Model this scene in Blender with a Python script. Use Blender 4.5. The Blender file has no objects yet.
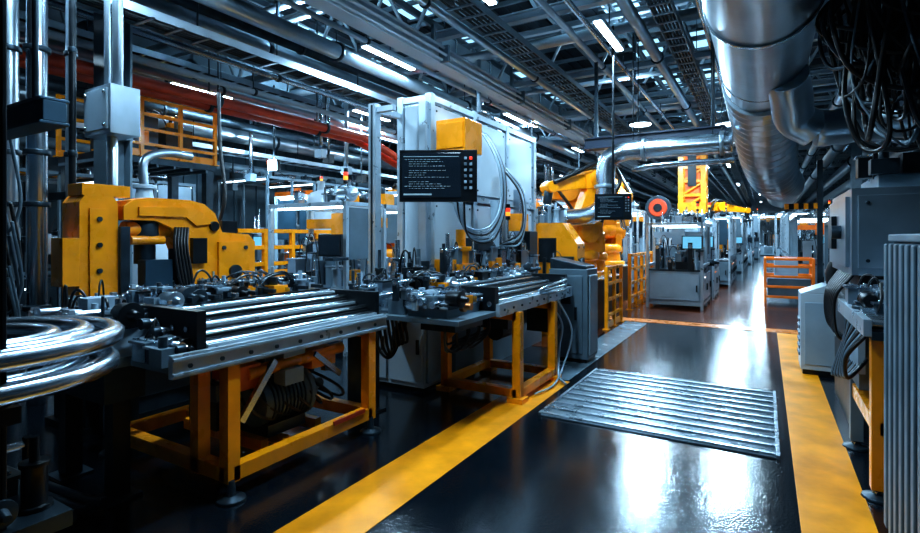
import bpy, math, random
from mathutils import Vector as V, Matrix
import bmesh
pi=math.pi
# ---------------------------------------------------------------- materials
def mat(name,col,rough=.45,metal=0.,var=.25,scale=6.,emis=None,es=0.,bump=.0,stretch=None,coat=0.,dirt=None,rv=.1,bs=8):
    m=bpy.data.materials.new(name); m.use_nodes=True
    nt=m.node_tree; N=nt.nodes; L=nt.links
    b=N['Principled BSDF']
    b.inputs['Roughness'].default_value=rough; b.inputs['Metallic'].default_value=metal
    b.inputs['Coat Weight'].default_value=coat; b.inputs['Coat Roughness'].default_value=.12
    tc=N.new('ShaderNodeTexCoord'); mp=N.new('ShaderNodeMapping')
    L.new(tc.outputs['Object'],mp.inputs['Vector'])
    if stretch: mp.inputs['Scale'].default_value=stretch
    nz=N.new('ShaderNodeTexNoise'); nz.inputs['Scale'].default_value=scale; nz.inputs['Detail'].default_value=6
    L.new(mp.outputs['Vector'],nz.inputs['Vector'])
    cr=N.new('ShaderNodeValToRGB'); cr.color_ramp.elements[0].position=.3; cr.color_ramp.elements[1].position=.65
    d=dirt or tuple(c*(1-var*1.6) for c in col)
    cr.color_ramp.elements[0].color=(max(d[0],0),max(d[1],0),max(d[2],0),1)
    cr.color_ramp.elements[1].color=(*col,1)
    L.new(nz.outputs['Fac'],cr.inputs['Fac']); L.new(cr.outputs['Color'],b.inputs['Base Color'])
    mr=N.new('ShaderNodeMapRange'); mr.inputs['To Min'].default_value=max(.03,rough-rv); mr.inputs['To Max'].default_value=min(1,rough+rv)
    L.new(nz.outputs['Fac'],mr.inputs['Value']); L.new(mr.outputs['Result'],b.inputs['Roughness'])
    if bump>0:
        bp=N.new('ShaderNodeBump'); bp.inputs['Strength'].default_value=bump; bp.inputs['Distance'].default_value=.01
        n2=N.new('ShaderNodeTexNoise'); n2.inputs['Scale'].default_value=scale*bs; L.new(mp.outputs['Vector'],n2.inputs['Vector'])
        L.new(n2.outputs['Fac'],bp.inputs['Height']); L.new(bp.outputs['Normal'],b.inputs['Normal'])
    if emis:
        b.inputs['Emission Color'].default_value=(*emis,1); b.inputs['Emission Strength'].default_value=es
    return m
YEL=mat('yellow_paint',(1.0,.33,.004),.28,0,.14,4,coat=.35)
ORG=mat('orange_paint',(.95,.18,.008),.38,0,.2,4)
STL=mat('polished_steel',(.56,.65,.73),.25,1,.08,3,rv=.04)
GAL=mat('galvanized_steel',(.45,.55,.63),.31,.9,.15,3,rv=.06)
DST=mat('dark_steel',(.04,.064,.084),.38,.7,.3,6)
GRY=mat('grey_paint',(.12,.18,.225),.42,.1,.2,3)
LGR=mat('light_grey_paint',(.29,.39,.47),.38,.1,.12,3)
WHT=mat('white_panel',(.43,.52,.59),.33,0,.12,1.5)
BLK=mat('black_rubber',(.008,.01,.012),.38,0,.2,8)
BLM=mat('black_metal',(.01,.015,.02),.33,.4,.3,8)
BLU=mat('blue_grey_steel',(.03,.075,.115),.42,.5,.25,3)
NAV=mat('navy_beam',(.004,.016,.04),.5,.0,.2,3)
RED=mat('red_pipe_paint',(.55,.045,.008),.38,0,.2,4)
COP=mat('copper',(.6,.22,.08),.35,1,.2,6)
ALU=mat('aluminium_profile',(.5,.6,.68),.3,.6,.12,6)
ROOFM=mat('roof_sheet',(.015,.03,.045),.6,.3,.3,1.5)
WALLM=mat('wall_sheet',(.03,.065,.09),.6,.1,.3,1.2)
SCR=mat('screen_glass',(.006,.01,.016),.12,0,.1,4,emis=(.02,.05,.08),es=.12)
SCB=mat('screen_lit',(.05,.12,.18),.2,0,.3,14,emis=(.12,.4,.6),es=1.2)
UIW=mat('screen_text',(.2,.3,.35),.5,0,0,4,emis=(.4,.6,.72),es=.2)
LAMP=mat('lamp_lens',(.9,.95,1),.4,0,0,4,emis=(.7,.88,1),es=14)
TSK=mat('task_light_lens',(.9,.95,1),.4,0,0,4,emis=(.65,.88,1),es=7)
SKY=mat('skylight_glass',(.4,.55,.6),.3,0,.1,1,emis=(.35,.68,.92),es=1.3)
LRED=mat('red_indicator',(.7,.03,.01),.4,0,0,4,emis=(1,.05,.02),es=1.2)
LGRN=mat('amber_indicator',(.8,.3,.02),.4,0,0,4,emis=(1,.35,.03),es=1.2)
LINEM=mat('floor_line_yellow',(1.0,.35,.003),.34,0,.1,3,dirt=(.6,.2,.004),bump=.12)
LINEO=mat('floor_line_orange',(.75,.2,.01),.28,0,.2,4,bump=.1)
LINE_GLARE=mat('floor_line_glare',(.16,.23,.28),.25,0,.2,4,bump=.1)  # pale grey paints the glare on the far part of the stripe
FLR=mat('floor_epoxy',(.004,.008,.0125),.125,0,.3,1.6,bump=.16,rv=.045,bs=45,coat=.4)
FLR_REFL=mat('floor_reflection_brown',(.13,.03,.008),.17,0,.3,1.2,bump=.12)  # brown is the orange floor reflection, put into the base colour
PLT=mat('steel_plate',(.17,.23,.27),.34,.6,.15,5,rv=.04)
PLR=mat('steel_rib',(.42,.5,.57),.28,.85,.1,5,rv=.04)
# ---------------------------------------------------------------- builder
class B:
    def __init__(s,name,bevel=.005):
        s.n=name; s.v=[]; s.f=[]; s.mi=[]; s.sm=[]; s.mats=[]; s.M=Matrix(); s.bev=bevel
    def mid(s,m):
        if m not in s.mats: s.mats.append(m)
        return s.mats.index(m)
    def add(s,vs,fs,m,smooth=False):
        o=len(s.v); s.v+= [s.M@V(p) for p in vs]; i=s.mid(m)
        for k,f in enumerate(fs):
            s.f.append([a+o for a in f]); s.mi.append(i)
            s.sm.append(smooth if isinstance(smooth,bool) else smooth[k])
    def box(s,x0,x1,y0,y1,z0,z1,m):
        vs=[(x0,y0,z0),(x1,y0,z0),(x1,y1,z0),(x0,y1,z0),(x0,y0,z1),(x1,y0,z1),(x1,y1,z1),(x0,y1,z1)]
        s.add(vs,[(0,3,2,1),(4,5,6,7),(0,1,5,4),(1,2,6,5),(2,3,7,6),(3,0,4,7)],m)
    def cb(s,c,d,m): s.box(c[0]-d[0]/2,c[0]+d[0]/2,c[1]-d[1]/2,c[1]+d[1]/2,c[2]-d[2]/2,c[2]+d[2]/2,m)
    def fr(s,p0,p1):
        d=(V(p1)-V(p0)).normalized(); up=V((0,0,1)) if abs(d.z)<.95 else V((0,1,0))
        a=d.cross(up).normalized(); return d,a,a.cross(d)
    def beam(s,p0,p1,w,h,m,w2=None,h2=None):
        p0=V(p0);p1=V(p1);d,a,u=s.fr(p0,p1); w2=w2 or w; h2=h2 or h
        vs=[p0-a*w/2-u*h/2,p0+a*w/2-u*h/2,p0+a*w/2+u*h/2,p0-a*w/2+u*h/2,
            p1-a*w2/2-u*h2/2,p1+a*w2/2-u*h2/2,p1+a*w2/2+u*h2/2,p1-a*w2/2+u*h2/2]
        s.add(vs,[(0,1,2,3),(7,6,5,4),(0,4,5,1),(1,5,6,2),(2,6,7,3),(3,7,4,0)],m)
    def ibeam(s,p0,p1,w,h,m,t=.02):
        p0=V(p0);p1=V(p1);d,a,u=s.fr(p0,p1)
        s.beam(p0+u*(h/2-t/2),p1+u*(h/2-t/2),w,t,m); s.beam(p0-u*(h/2-t/2),p1-u*(h/2-t/2),w,t,m); s.beam(p0,p1,t,h-2*t,m)
    def lathe(s,p,d,prof,m,n=18):
        p=V(p); d,a,u=s.fr(p,p+V(d)); vs=[];fs=[];sm=[]
        for t,r in prof:
            for i in range(n):
                q=2*pi*i/n; vs.append(p+d*t+(a*math.cos(q)+u*math.sin(q))*r)
        for k in range(len(prof)-1):
            for i in range(n):
                j=(i+1)%n; fs.append((k*n+i,k*n+j,(k+1)*n+j,(k+1)*n+i)); sm.append(True)
        fs.append(tuple(range(n))); sm.append(False)
        fs.append(tuple(range((len(prof)-1)*n,len(prof)*n))[::-1]); sm.append(False)
        s.add(vs,fs,m,sm)
    def cyl(s,p0,p1,r,m,r2=None,n=14):
        L=(V(p1)-V(p0)).length
        if L<1e-5: return
        s.lathe(p0,V(p1)-V(p0),[(0,r),(L,r if r2 is None else r2)],m,n)
    def tube(s,pts,r,m,n=8,sub=6,smooth=True,radf=None):
        P=[V(p) for p in pts]
        if smooth and len(P)>2:
            Q=[]
            for i in range(len(P)-1):
                a=P[i-1] if i>0 else P[i]*2-P[i+1]; b=P[i]; c=P[i+1]; e=P[i+2] if i+2<len(P) else P[i+1]*2-P[i]
                for k in range(sub):
                    t=k/sub; Q.append(.5*((2*b)+(c-a)*t+(2*a-5*b+4*c-e)*t*t+(-a+3*b-3*c+e)*t**3))
            Q.append(P[-1]); P=Q
        vs=[];fs=[]; d=(P[1]-P[0]).normalized(); up=V((0,0,1)) if abs(d.z)<.9 else V((1,0,0)); a=d.cross(up).normalized()
        K=len(P)
        for i,p in enumerate(P):
            if i==0: d=P[1]-P[0]
            elif i==K-1: d=P[-1]-P[-2]
            else: d=P[i+1]-P[i-1]
            if d.length<1e-6: d=V((0,0,1))
            d.normalize(); a=(a-d*a.dot(d)); 
            if a.length<1e-4: a=d.orthogonal()
            a.normalize(); u=d.cross(a); rr=r if radf is None else r*radf(i)
            for k in range(n):
                q=2*pi*k/n; vs.append(p+(a*math.cos(q)+u*math.sin(q))*rr)
        for i in range(K-1):
            for k in range(n):
                j=(k+1)%n; fs.append((i*n+k,i*n+j,(i+1)*n+j,(i+1)*n+k))
        sm=[True]*len(fs); fs.append(tuple(range(n))); fs.append(tuple(range((K-1)*n,K*n))[::-1]); sm+=[False,False]
        s.add(vs,fs,m,sm)
    def prism(s,poly,ax,a,b,m):
        def q(p,t):
            return {'x':(t,p[0],p[1]),'y':(p[0],t,p[1]),'z':(p[0],p[1],t)}[ax]
        n=len(poly); vs=[q(p,a) for p in poly]+[q(p,b) for p in poly]
        fs=[tuple(range(n))[::-1],tuple(range(n,2*n))]+[(i,(i+1)%n,n+(i+1)%n,n+i) for i in range(n)]
        s.add(vs,fs,m)
    def bolts(s,pts,d,r,m):
        for p in pts: s.cyl(p,V(p)+V(d),r,m,n=6)
    def done(s,parent=None):
        xs=[v.x for v in s.v];ys=[v.y for v in s.v];zs=[v.z for v in s.v]
        o=V(((min(xs)+max(xs))/2,(min(ys)+max(ys))/2,min(zs)))
        me=bpy.data.meshes.new(s.n+'_mesh'); me.from_pydata([v-o for v in s.v],[],s.f)
        for m in s.mats: me.materials.append(m)
        me.polygons.foreach_set('material_index',s.mi); me.polygons.foreach_set('use_smooth',s.sm)
        bm=bmesh.new(); bm.from_mesh(me); bmesh.ops.recalc_face_normals(bm,faces=bm.faces); bm.to_mesh(me); bm.free()
        ob=bpy.data.objects.new(s.n,me); ob.location=o; bpy.context.scene.collection.objects.link(ob)
        if s.bev:
            md=ob.modifiers.new('bevel','BEVEL'); md.width=s.bev; md.segments=2; md.limit_method='ANGLE'; md.angle_limit=math.radians(50)
            md.use_clamp_overlap=True
        if parent: ob.parent=parent
        return ob
def inst(ob,loc,rz=0):
    o=ob.copy(); o.location=loc; o.rotation_euler=(0,0,rz); bpy.context.scene.collection.objects.link(o); return o
# ---------------------------------------------------------------- greeble
PAL=[STL,DST,GRY,BLM,LGR,GAL]
DPAL=[DST,BLM,GRY,STL,DST]
SPAL=[STL,STL,LGR,GAL,DST,GRY]
def mech(b,x0,x1,y0,y1,z,h,n,seed,pal=PAL,acc=YEL,sz=1.,hose=True):
    R=random.Random(seed)
    for i in range(n):
        x=R.uniform(x0,x1);y=R.uniform(y0,y1);m=R.choice(pal); t=R.random(); hh=h*R.uniform(.3,1)
        if t<.3:
            w=R.uniform(.05,.14)*sz;d=R.uniform(.05,.16)*sz
            b.box(x-w/2,x+w/2,y-d/2,y+d/2,z,z+hh*.7,m); b.box(x-w*.65,x+w*.65,y-d*.6,y+d*.6,z+hh*.7,z+hh*.7+.015,R.choice(pal))
            b.bolts([(x+sx*w*.3,y+sy*d*.3,z+hh*.7+.015) for sx in(-1,1) for sy in(-1,1)],(0,0,.015),.009,STL)
            if R.random()<.5: b.cyl((x+w/2,y,z+hh*.35),(x+w/2+.04,y,z+hh*.35),.02*sz,STL,n=10)
        elif t<.5:
            r=R.uniform(.015,.05)*sz
            b.lathe((x,y,z),(0,0,1),[(0,r*1.4),(.02,r*1.4),(.02,r),(hh*.6,r),(hh*.6,r*1.2),(hh*.66,r*1.2),(hh*.66,r*.4),(hh,r*.4)],m,12)
        elif t<.68:
            L=R.uniform(.15,.4)*sz; r=R.uniform(.012,.03)*sz; zz=z+hh*.7
            b.cyl((x,y-L/2,zz),(x,y+L/2,zz),r,STL,n=10)
            for k in(-1,1): b.cb((x,y+k*L*.42,(z+zz+r)/2),(.05*sz,.035*sz,zz-z+r*2),R.choice(pal))
        elif t<.78:
            r=R.uniform(.04,.07)*sz; L=.2*sz; ax=R.choice([(0,1,0),(1,0,0)]); 
            b.lathe((x,y,z+r+.02),ax,[(0,r*.8),(.02,r),(L*.6,r),(L*.62,r*1.1),(L*.7,r*1.1),(L*.7,r*.5),(L,r*.3)],R.choice([DST,BLM,pal[-1]]),14)
            b.box(x-r,x+r,y-r,y+r,z,z+.03,m)
        elif t<.86:
            w=R.uniform(.05,.12)*sz
            b.box(x-w,x+w,y-w*.7,y+w*.7,z,z+hh*.5,acc if acc else m); b.cyl((x,y,z+hh*.5),(x,y,z+hh*.8),w*.4,DST,n=10)
        elif hose:
            p=V((x,y,z)); q=V((R.uniform(x0,x1),R.uniform(y0,y1),z+.02))
            if (q-p).length>.6: q=p+(q-p)*.5
            hz=h*R.uniform(.5,.95)
            b.tube([p,p*.7+q*.3+V((0,0,hz)),p*.3+q*.7+V((0,0,hz*.9)),q],R.uniform(.007,.011),R.choice([BLK,BLK,BLK,DST]),n=6,sub=5)
def railing(b,p0,p1,z,h,m,n,r=.025,rails=3,toe=True):
    p0=V((*p0,z));p1=V((*p1,z))
    for i in range(n+1):
        p=p0.lerp(p1,i/n); b.beam(p,p+V((0,0,h)),r*2,r*2,m); b.beam(p,p+V((0,0,.02)),r*4,r*4,m)
    for k in range(rails):
        zz=V((0,0,h*(k+1)/rails-r)); b.beam(p0+zz,p1+zz,r*1.8,r*1.8,m)
    if toe: b.beam(p0+V((0,0,.07)),p1+V((0,0,.07)),.012,.12,m)
def stack_light(b,x,y,z):
    b.cyl((x,y,z),(x,y,z+.25),.012,STL,n=8)
    for k,m in enumerate([BLM,LGRN,LRED,BLM]): b.cyl((x,y,z+.25+k*.055),(x,y,z+.3+k*.055),.032,m,n=12)
# ---------------------------------------------------------------- room
XL,XR,YB,YF,H=-14.,5.5,-3.,60.,7.2
b=B('floor',0); b.box(XL,XR,YB,YF,-.2,0,FLR); b.done()
b=B('ceiling',0)
b.box(XL,XR,YB,YF,H+.06,H+.2,ROOFM)
x=XL
while x<XR: b.box(x,x+.14,YB,YF,H,H+.06,ROOFM); x+=.3
b.done()
for nm,a in (('wall_left',(XL-.2,XL,YB,YF)),('wall_right',(XR,XR+.2,YB,YF)),('wall_back',(XL-.2,XR+.2,YF,YF+.2)),('wall_front',(XL-.2,XR+.2,YB-.2,YB))):
    b=B(nm,0); b.box(*a,0,H+.2,WALLM if nm!='wall_back' else LGR)  # far wall paler, bright haze at the aisle end put into its colour
    if nm=='wall_left':
        y=YB
        while y<YF: b.box(XL,XL+.04,y,y+.2,0,H,WALLM); y+=.4
    b.done()
k=0
for xx in (-10.8,-7.4,-3.0,-1.6):
    for yy in (5.2,8.6,11.9,15.2,18.5,25,32):
        k+=1; b=B('window_%d'%k,0); b.box(xx-.4,xx+.4,yy,yy+2.2,H-.03,H-.003,SKY)
        for q in (yy-.04,yy+.7,yy+1.45,yy+2.2): b.box(xx-.5,xx+.5,q,q+.05,H-.07,H-.003,GRY)
        b.done()
# floor markings
def mark(x0,x1,y0,y1,m,z=.004,n='floor_marking'):
    b=B(n,0); b.box(x0,x1,y0,y1,0.0005,z,m); return b.done()
mark(-2.3,-1.87,-.5,5.6,LINEM); mark(.17,.53,-.5,10.25,LINEM)
mark(-2.3,-1.9,5.65,10.2,LINE_GLARE); mark(-6,.53,10.3,10.7,LINEO); mark(-3.1,-2.35,7.2,10.2,FLR_REFL,n='floor_reflection_tint')  # grey strip paints glare on the stripe; brown patch paints an orange reflection
mark(-6,-.3,10.75,22,FLR_REFL,n='floor_reflection_tint')  # thin sheet that carries the orange reflection as colour
b=B('floor_grate',.002)
b.box(-1.74,.07,4.4,6.25,0.0005,.012,PLT)
for i in range(11):
    y=4.43+i*.175; b.box(-1.74,.07,y,y+.035,.012,.026,PLR)
    for q in (.07,.1,.13): b.box(-1.74,.07,y+q,y+q+.006,.012,.016,PLR)
for xx in(-1.765,.07): b.box(xx,xx+.025,4.4,6.25,.0005,.03,PLR)
b.done()
# ---------------------------------------------------------------- conveyors
def foot(b,x,y,z=.12):
    b.lathe((x,y,.001),(0,0,1),[(0,.09),(.015,.085),(.03,.03),(z,.02)],DST,14); b.lathe((x,y,.03),(0,0,1),[(0,.03),(.02,.03)],STL,6)
b=B('conveyor')
X0,X1,Y0,Y1=-4.15,-2.85,2.05,3.35
t=.085
for (x,y) in ((X1,Y0),(X1,Y1),(X0,Y0),(X0,Y1)):
    b.box(x-t/2,x+t/2,y-t/2,y+t/2,.1,.83,YEL); foot(b,x+(.04 if x==X1 else -.04),y-.02)
b.box(X1-.3-t/2,X1-.3+t/2,Y0-t/2,Y0+t/2,.1,.83,YEL)
for y in(Y0,Y1): b.box(X0,X1,y-t/2,y+t/2,.105,.195,YEL)
for x in (X0,X1): b.box(x-t/2,x+t/2,Y0,Y1,.105,.195,YEL)
for y in(Y0,Y1): b.box(X0,X1,y-t/2,y+t/2,.78,.83,YEL)
b.box(X0,X0+t/2,Y0,Y1,.76,.83,YEL)
b.box(X0-.02,X1-.1,Y0+.5,Y0+.56,.12,.18,YEL)
b.beam((X1+.045,Y0+.85,.2),(X1+.045,Y1-.1,.2),.015,.03,RED)
b.lathe((-3.15,2.42,.42),(0,1,0),[(0,.1),(.02,.165),(.05,.17),(.42,.17),(.42,.19),(.46,.19),(.46,.12),(.56,.1),(.56,.04),(.68,.04)],GRY,22)
for k in range(9): b.lathe((-3.15,2.5+k*.035,.42),(0,1,0),[(0,.182),(.008,.182)],DST,22)
b.box(-3.3,-3.0,2.46,2.8,.2,.28,DST); b.box(-3.05,-2.93,2.55,2.72,.55,.66,LGR)
b.box(-3.9,-3.0,2.4,2.46,.12,.2,YEL); b.box(-3.9,-3.0,2.9,2.96,.12,.2,YEL)
b.box(-3.75,-3.42,2.35,2.75,.2,.5,DST); b.cyl((-3.6,2.3,.55),(-3.6,2.9,.55),.07,GRY)
b.lathe((-3.55,3.05,.4),(1,0,0),[(0,.12),(.1,.16),(.12,.16),(.12,.07),(.3,.07)],YEL,18)
b.cyl((-3.02,2.3,.68),(-3.02,3.2,.7),.045,YEL); b.box(-3.4,-2.98,2.85,3.1,.6,.74,YEL); b.box(-3.25,-3.0,2.2,2.4,.58,.74,ORG); b.box(-3.2,-3.0,2.6,2.8,.68,.78,LGR)
b.beam((-2.95,2.2,.4),(-2.98,2.5,.74),.03,.05,STL); b.beam((-2.95,2.85,.72),(-2.98,3.15,.5),.02,.04,STL)
mech(b,-3.7,-3.0,2.2,3.2,.5,.25,20,8,pal=SPAL)
for i in range(7):
    b.tube([(-3.1-.1*i,2.2+.1*i,.75),(-3.0,2.3+.13*i,.45),(-3.05,2.6+.1*i,.3),(-3.3,2.9,.5)],.012,BLK,n=6)
# bed
b.box(-3.9,-2.84,1.9,3.5,.83,.87,GRY); b.box(-3.3,-2.84,1.7,1.9,.83,.87,GRY)
b.box(-2.84,-2.8,1.66,3.52,.82,.95,ALU); b.box(-2.8,-2.785,1.66,3.52,.835,.85,LGR); b.box(-2.8,-2.785,1.66,3.52,.92,.935,LGR)
b.bolts([(-2.785,1.75+.2*i,.885) for i in range(9)],(.012,0,0),.014,DST)
b.box(-3.46,-2.86,1.84,1.9,.87,1.17,BLM); b.box(-3.46,-2.86,3.45,3.5,.87,1.14,BLM)
for z in (.95,1.06): b.bolts([(-2.95-.14*i,1.84,z) for i in range(4)],(0,-.015,0),.018,STL)
for i in range(5):
    x=-2.9-.12*i; z=.955+.04*i
    b.box(x-.058,x+.06,1.9,3.45,.87,z-.02,BLM)
    b.cyl((x-.01,1.78,z),(x-.01,3.52,z),.024,STL,n=14); b.cyl((x-.01,1.74,z),(x-.01,1.79,z),.034,DST,n=12)
    b.box(x+.03,x+.058,1.9,3.45,z-.02,z+.012,ALU if i%2==0 else BLM); b.box(x-.058,x-.038,1.9,3.45,z-.02,z+.035,BLM)
for i in range(9):
    y=1.95+.17*i; b.box(-3.62,-3.5,y,y+.07,.87,1.2,DST if i%2 else LGR); b.cyl((-3.56,y+.035,1.2),(-3.56,y+.035,1.26),.022,STL,n=10)
    b.box(-3.66,-3.38,y+.02,y+.05,1.16,1.19,STL if i%3==0 else DST)
b.box(-3.9,-3.64,1.9,3.45,.87,1.1,GRY)
b.box(-3.28,-3.0,1.7,1.84,.87,1.0,LGR); b.lathe((-3.0,1.77,.96),(1,0,0),[(0,.06),(.03,.06),(.03,.04),(.1,.04)],STL,16)
mech(b,-3.25,-2.95,1.7,1.83,.87,.24,16,4,acc=None,pal=SPAL)
mech(b,-3.88,-3.5,1.98,3.4,1.1,.22,60,3,acc=YEL)
for i in range(3): b.box(-3.7,-3.55,2.2+.45*i,2.34+.45*i,1.1,1.2,YEL)
b.done()
b=B('clamping_unit')
b.box(-4.1,-3.34,1.57,1.86,.82,.88,GRY); b.box(-4.05,-3.4,1.6,1.84,.6,.82,DST)
for x in(-4.05,-3.45): b.box(x-.05,x+.05,1.65,1.75,.0,.6,BLM); b.box(x-.1,x+.1,1.6,1.8,0,.02,DST)
b.box(-3.6,-3.36,1.6,1.84,.88,1.04,LGR); b.box(-3.55,-3.38,1.62,1.82,1.04,1.12,STL)
b.cyl((-3.8,1.58,1.02),(-3.8,1.84,1.02),.06,STL); b.cyl((-3.95,1.58,1.0),(-3.95,1.84,1.0),.045,STL)
b.box(-3.76,-3.64,1.62,1.8,.88,1.22,LGR)
mech(b,-4.05,-3.45,1.62,1.82,.88,.4,60,11,acc=None,pal=SPAL)
mech(b,-3.56,-3.42,1.64,1.8,1.04,.16,14,12,acc=None,pal=SPAL)
b.done()
# conveyor 2
b=B('conveyor')
X0,X1,Y0,Y1=-2.9,-2.08,4.66,5.62; t=.085
for (x,y) in ((X1,Y0),(X1,Y1),(X0,Y0),(X0,Y1)):
    b.box(x-t/2,x+t/2,y-t/2,y+t/2,.05,.88,YEL); b.box(x-.08,x+.08,y-.08,y+.08,.001,.05,YEL)
for z in (.09,):
    for y in(Y0,Y1): b.box(X0,X1,y-t/2,y+t/2,z-.04,z+.04,YEL)
    for x in (X0,X1): b.box(x-t/2,x+t/2,Y0,Y1,z-.04,z+.04,YEL)
b.box(X0,X1,Y0-t/2,Y0+t/2,.8,.88,YEL); b.box(X0,X1,Y1-t/2,Y1+t/2,.8,.88,YEL)
b.prism([(X0,.5),(X0+.3,.8),(X0,.8)],'y',Y0-.02,Y0+.02,YEL)
b.box(-2.95,-2.14,3.62,6.35,.88,.92,GRY)
b.box(-2.14,-2.1,4.3,6.38,.87,.99,ALU); b.bolts([(-2.1,4.4+.2*i,.93) for i in range(10)],(.012,0,0),.013,DST)
for i in range(5):
    x=-2.2-.12*i; z=.985+.035*i
    b.box(x-.058,x+.06,4.4,6.3,.92,z-.02,BLM)
    b.cyl((x-.01,4.3,z),(x-.01,6.36,z),.024,STL,n=14)
    b.box(x+.03,x+.058,4.4,6.3,z-.02,z+.012,ALU if i%2==0 else BLM); b.box(x-.058,x-.038,4.4,6.3,z-.02,z+.035,BLM)
b.box(-2.75,-2.16,4.32,4.4,.92,1.14,BLM); b.box(-2.75,-2.16,6.3,6.36,.92,1.14,BLM)
b.box(-2.92,-2.74,3.7,6.3,.92,1.06,GRY)
for i in range(11):
    y=4.45+.17*i; b.box(-2.8,-2.74,y,y+.06,.92,1.2,DST if i%2 else GRY); b.cyl((-2.77,y+.03,1.2),(-2.77,y+.03,1.25),.02,STL,n=10)
mech(b,-2.88,-2.7,3.7,6.3,1.06,.24,70,21)
b.box(-2.7,-2.3,3.7,4.28,.92,1.0,GRY); b.box(-2.6,-2.25,3.75,4.25,.8,.88,DST)
b.cyl((-2.5,3.6,1.06),(-2.5,4.3,1.06),.035,STL); b.cyl((-2.62,3.6,1.1),(-2.62,4.3,1.1),.03,STL); b.cyl((-2.38,3.6,1.04),(-2.38,4.3,1.04),.03,STL)
mech(b,-2.7,-2.3,3.7,4.28,1.0,.18,34,23,pal=SPAL)
b.lathe((-2.3,3.95,1.0),(1,0,0),[(0,.05),(.04,.05),(.04,.03),(.1,.03)],COP,14)
for i in range(12):
    y=3.75+i*.05; x=-2.35-.03*(i%4); b.tube([(x,y,.84),(x-.02,y+.05,.66-.03*(i%3)),(x,y+.18,.6+.02*(i%4)),(x+.05,y+.32,.7),(x,y+.4,.86)],.012,BLK,n=6)
b.tube([(-2.15,5.7,.86),(-2.05,5.85,.6),(-2.1,5.9,.3),(-2.0,5.6,.06),(-1.85,5.4,.03)],.013,LGR,n=8)
b.tube([(-2.05,5.7,.9),(-1.96,5.95,.5),(-2.05,5.9,.1),(-1.95,5.3,.03),(-2.0,4.9,.03)],.011,LGR,n=8)
b.box(-2.45,-2.15,5.75,6.1,.5,.88,DST); b.box(-2.7,-2.3,4.9,5.4,.65,.8,DST); b.cyl((-2.5,5.0,.6),(-2.5,5.5,.6),.1,BLM)
for i in range(6): b.tube([(-2.2,5.7+.05*i,.86),(-2.12,5.75+.05*i,.6),(-2.15,5.9,.45+.03*i),(-2.2,6.1,.7)],.012,BLK,n=6)
for i in range(3): b.tube([(-2.12,5.3,.99+.02*i),(-2.02-.02*i,5.6,1.0+.04*i),(-2.06,6.0,1.0+.05*i),(-2.2,6.25,1.1)],.016,STL,n=8)
b.done()
b=B('transfer_rail')
for i in range(3): b.cyl((-3.3+.12*i,3.56,1.02+.02*i),(-3.25+.1*i,4.3,1.08),.022,STL)
b.box(-3.5,-2.98,3.56,4.35,.86,.92,DST); b.box(-3.4,-3.1,3.7,3.8,0,.86,DST); b.box(-3.45,-3.05,3.66,3.84,0,.02,DST)
mech(b,-3.45,-3.07,3.68,4.25,.92,.38,56,31,pal=SPAL)
for i in range(8): b.tube([(-3.0,3.6+.06*i,.9),(-2.98,3.65+.06*i,.6),(-3.02,3.9,.5+.03*i),(-3.05,4.2,.85)],.014,BLK,n=6)
b.done()
# ---------------------------------------------------------------- bent tube bundle left
b=B('steel_tube_bundle')
def hairpin(xa,xb,yend,z,r,m=STL):
    c=(xa+xb)/2; R_=(xb-xa)/2; pts=[(xa,-.2,z),(xa,.4,z),(xa,yend-R_,z)]
    for k in range(1,16): q=pi-pi*k/16; pts.append((c+R_*math.cos(q),yend-R_+R_*math.sin(q),z))
    pts+=[(xb,yend-R_,z),(xb,.4,z),(xb,-.2,z)]
    b.tube(pts,r,m,n=20,smooth=False)
hairpin(-3.75,-2.62,1.49,1.11,.047); hairpin(-3.63,-2.74,1.36,1.12,.047); hairpin(-3.51,-2.86,1.23,1.11,.047)
hairpin(-3.72,-2.62,1.46,.975,.047); hairpin(-3.6,-2.74,1.33,.975,.047)
for y in (.35,):
    b.box(-3.85,-2.5,y,y+.07,.85,.92,BLM)
    for x in (-3.83,-2.52): b.box(x-.03,x+.03,y,y+.07,0,1.2,BLM); b.box(x-.09,x+.09,y-.06,y+.13,0,.02,BLM)
b.box(-3.85,-2.6,.85,.92,.85,.92,BLM)
for x in (-3.83,-2.85): b.box(x-.03,x+.03,.85,.92,0,.9,BLM); b.box(x-.09,x+.09,.8,.97,0,.02,BLM)
b.box(-3.8,-2.6,.2,1.1,.35,.42,DST); mech(b,-3.7,-2.75,.3,1.05,.42,.35,60,41,pal=[DST,BLM,BLM,DST],acc=None)
b.cyl((-3.2,1.0,.1),(-2.75,1.0,.1),.06,DST); b.tube([(-3.6,1.1,.06),(-3.1,1.2,.06),(-2.7,1.15,.06),(-2.4,.8,.06)],.05,DST,n=12)
b.done()
b=B('dark_upright'); b.ibeam((-2.72,.82,0),(-2.72,.82,H),.14,.14,BLM); b.box(-2.8,-2.6,.7,.94,0,.02,BLM); b.done()
b=B('floor_pipe')
for i in range(3): b.tube([(-4.9,1.25+.06*i,.08),(-3.5,1.35+.08*i,.06),(-3.3,1.4+.08*i,.06)],.035,DST,n=10)
b.done()
b=B('guide_tube')
for i in range(2): b.cyl((-4.68,2.1,.62+.1*i),(-4.25,3.9,.62+.1*i),.035,STL)
b.box(-4.64,-4.3,3.6,3.66,0,.75,DST); b.box(-4.7,-4.45,2.3,2.36,0,.75,DST)
b.done()
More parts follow.
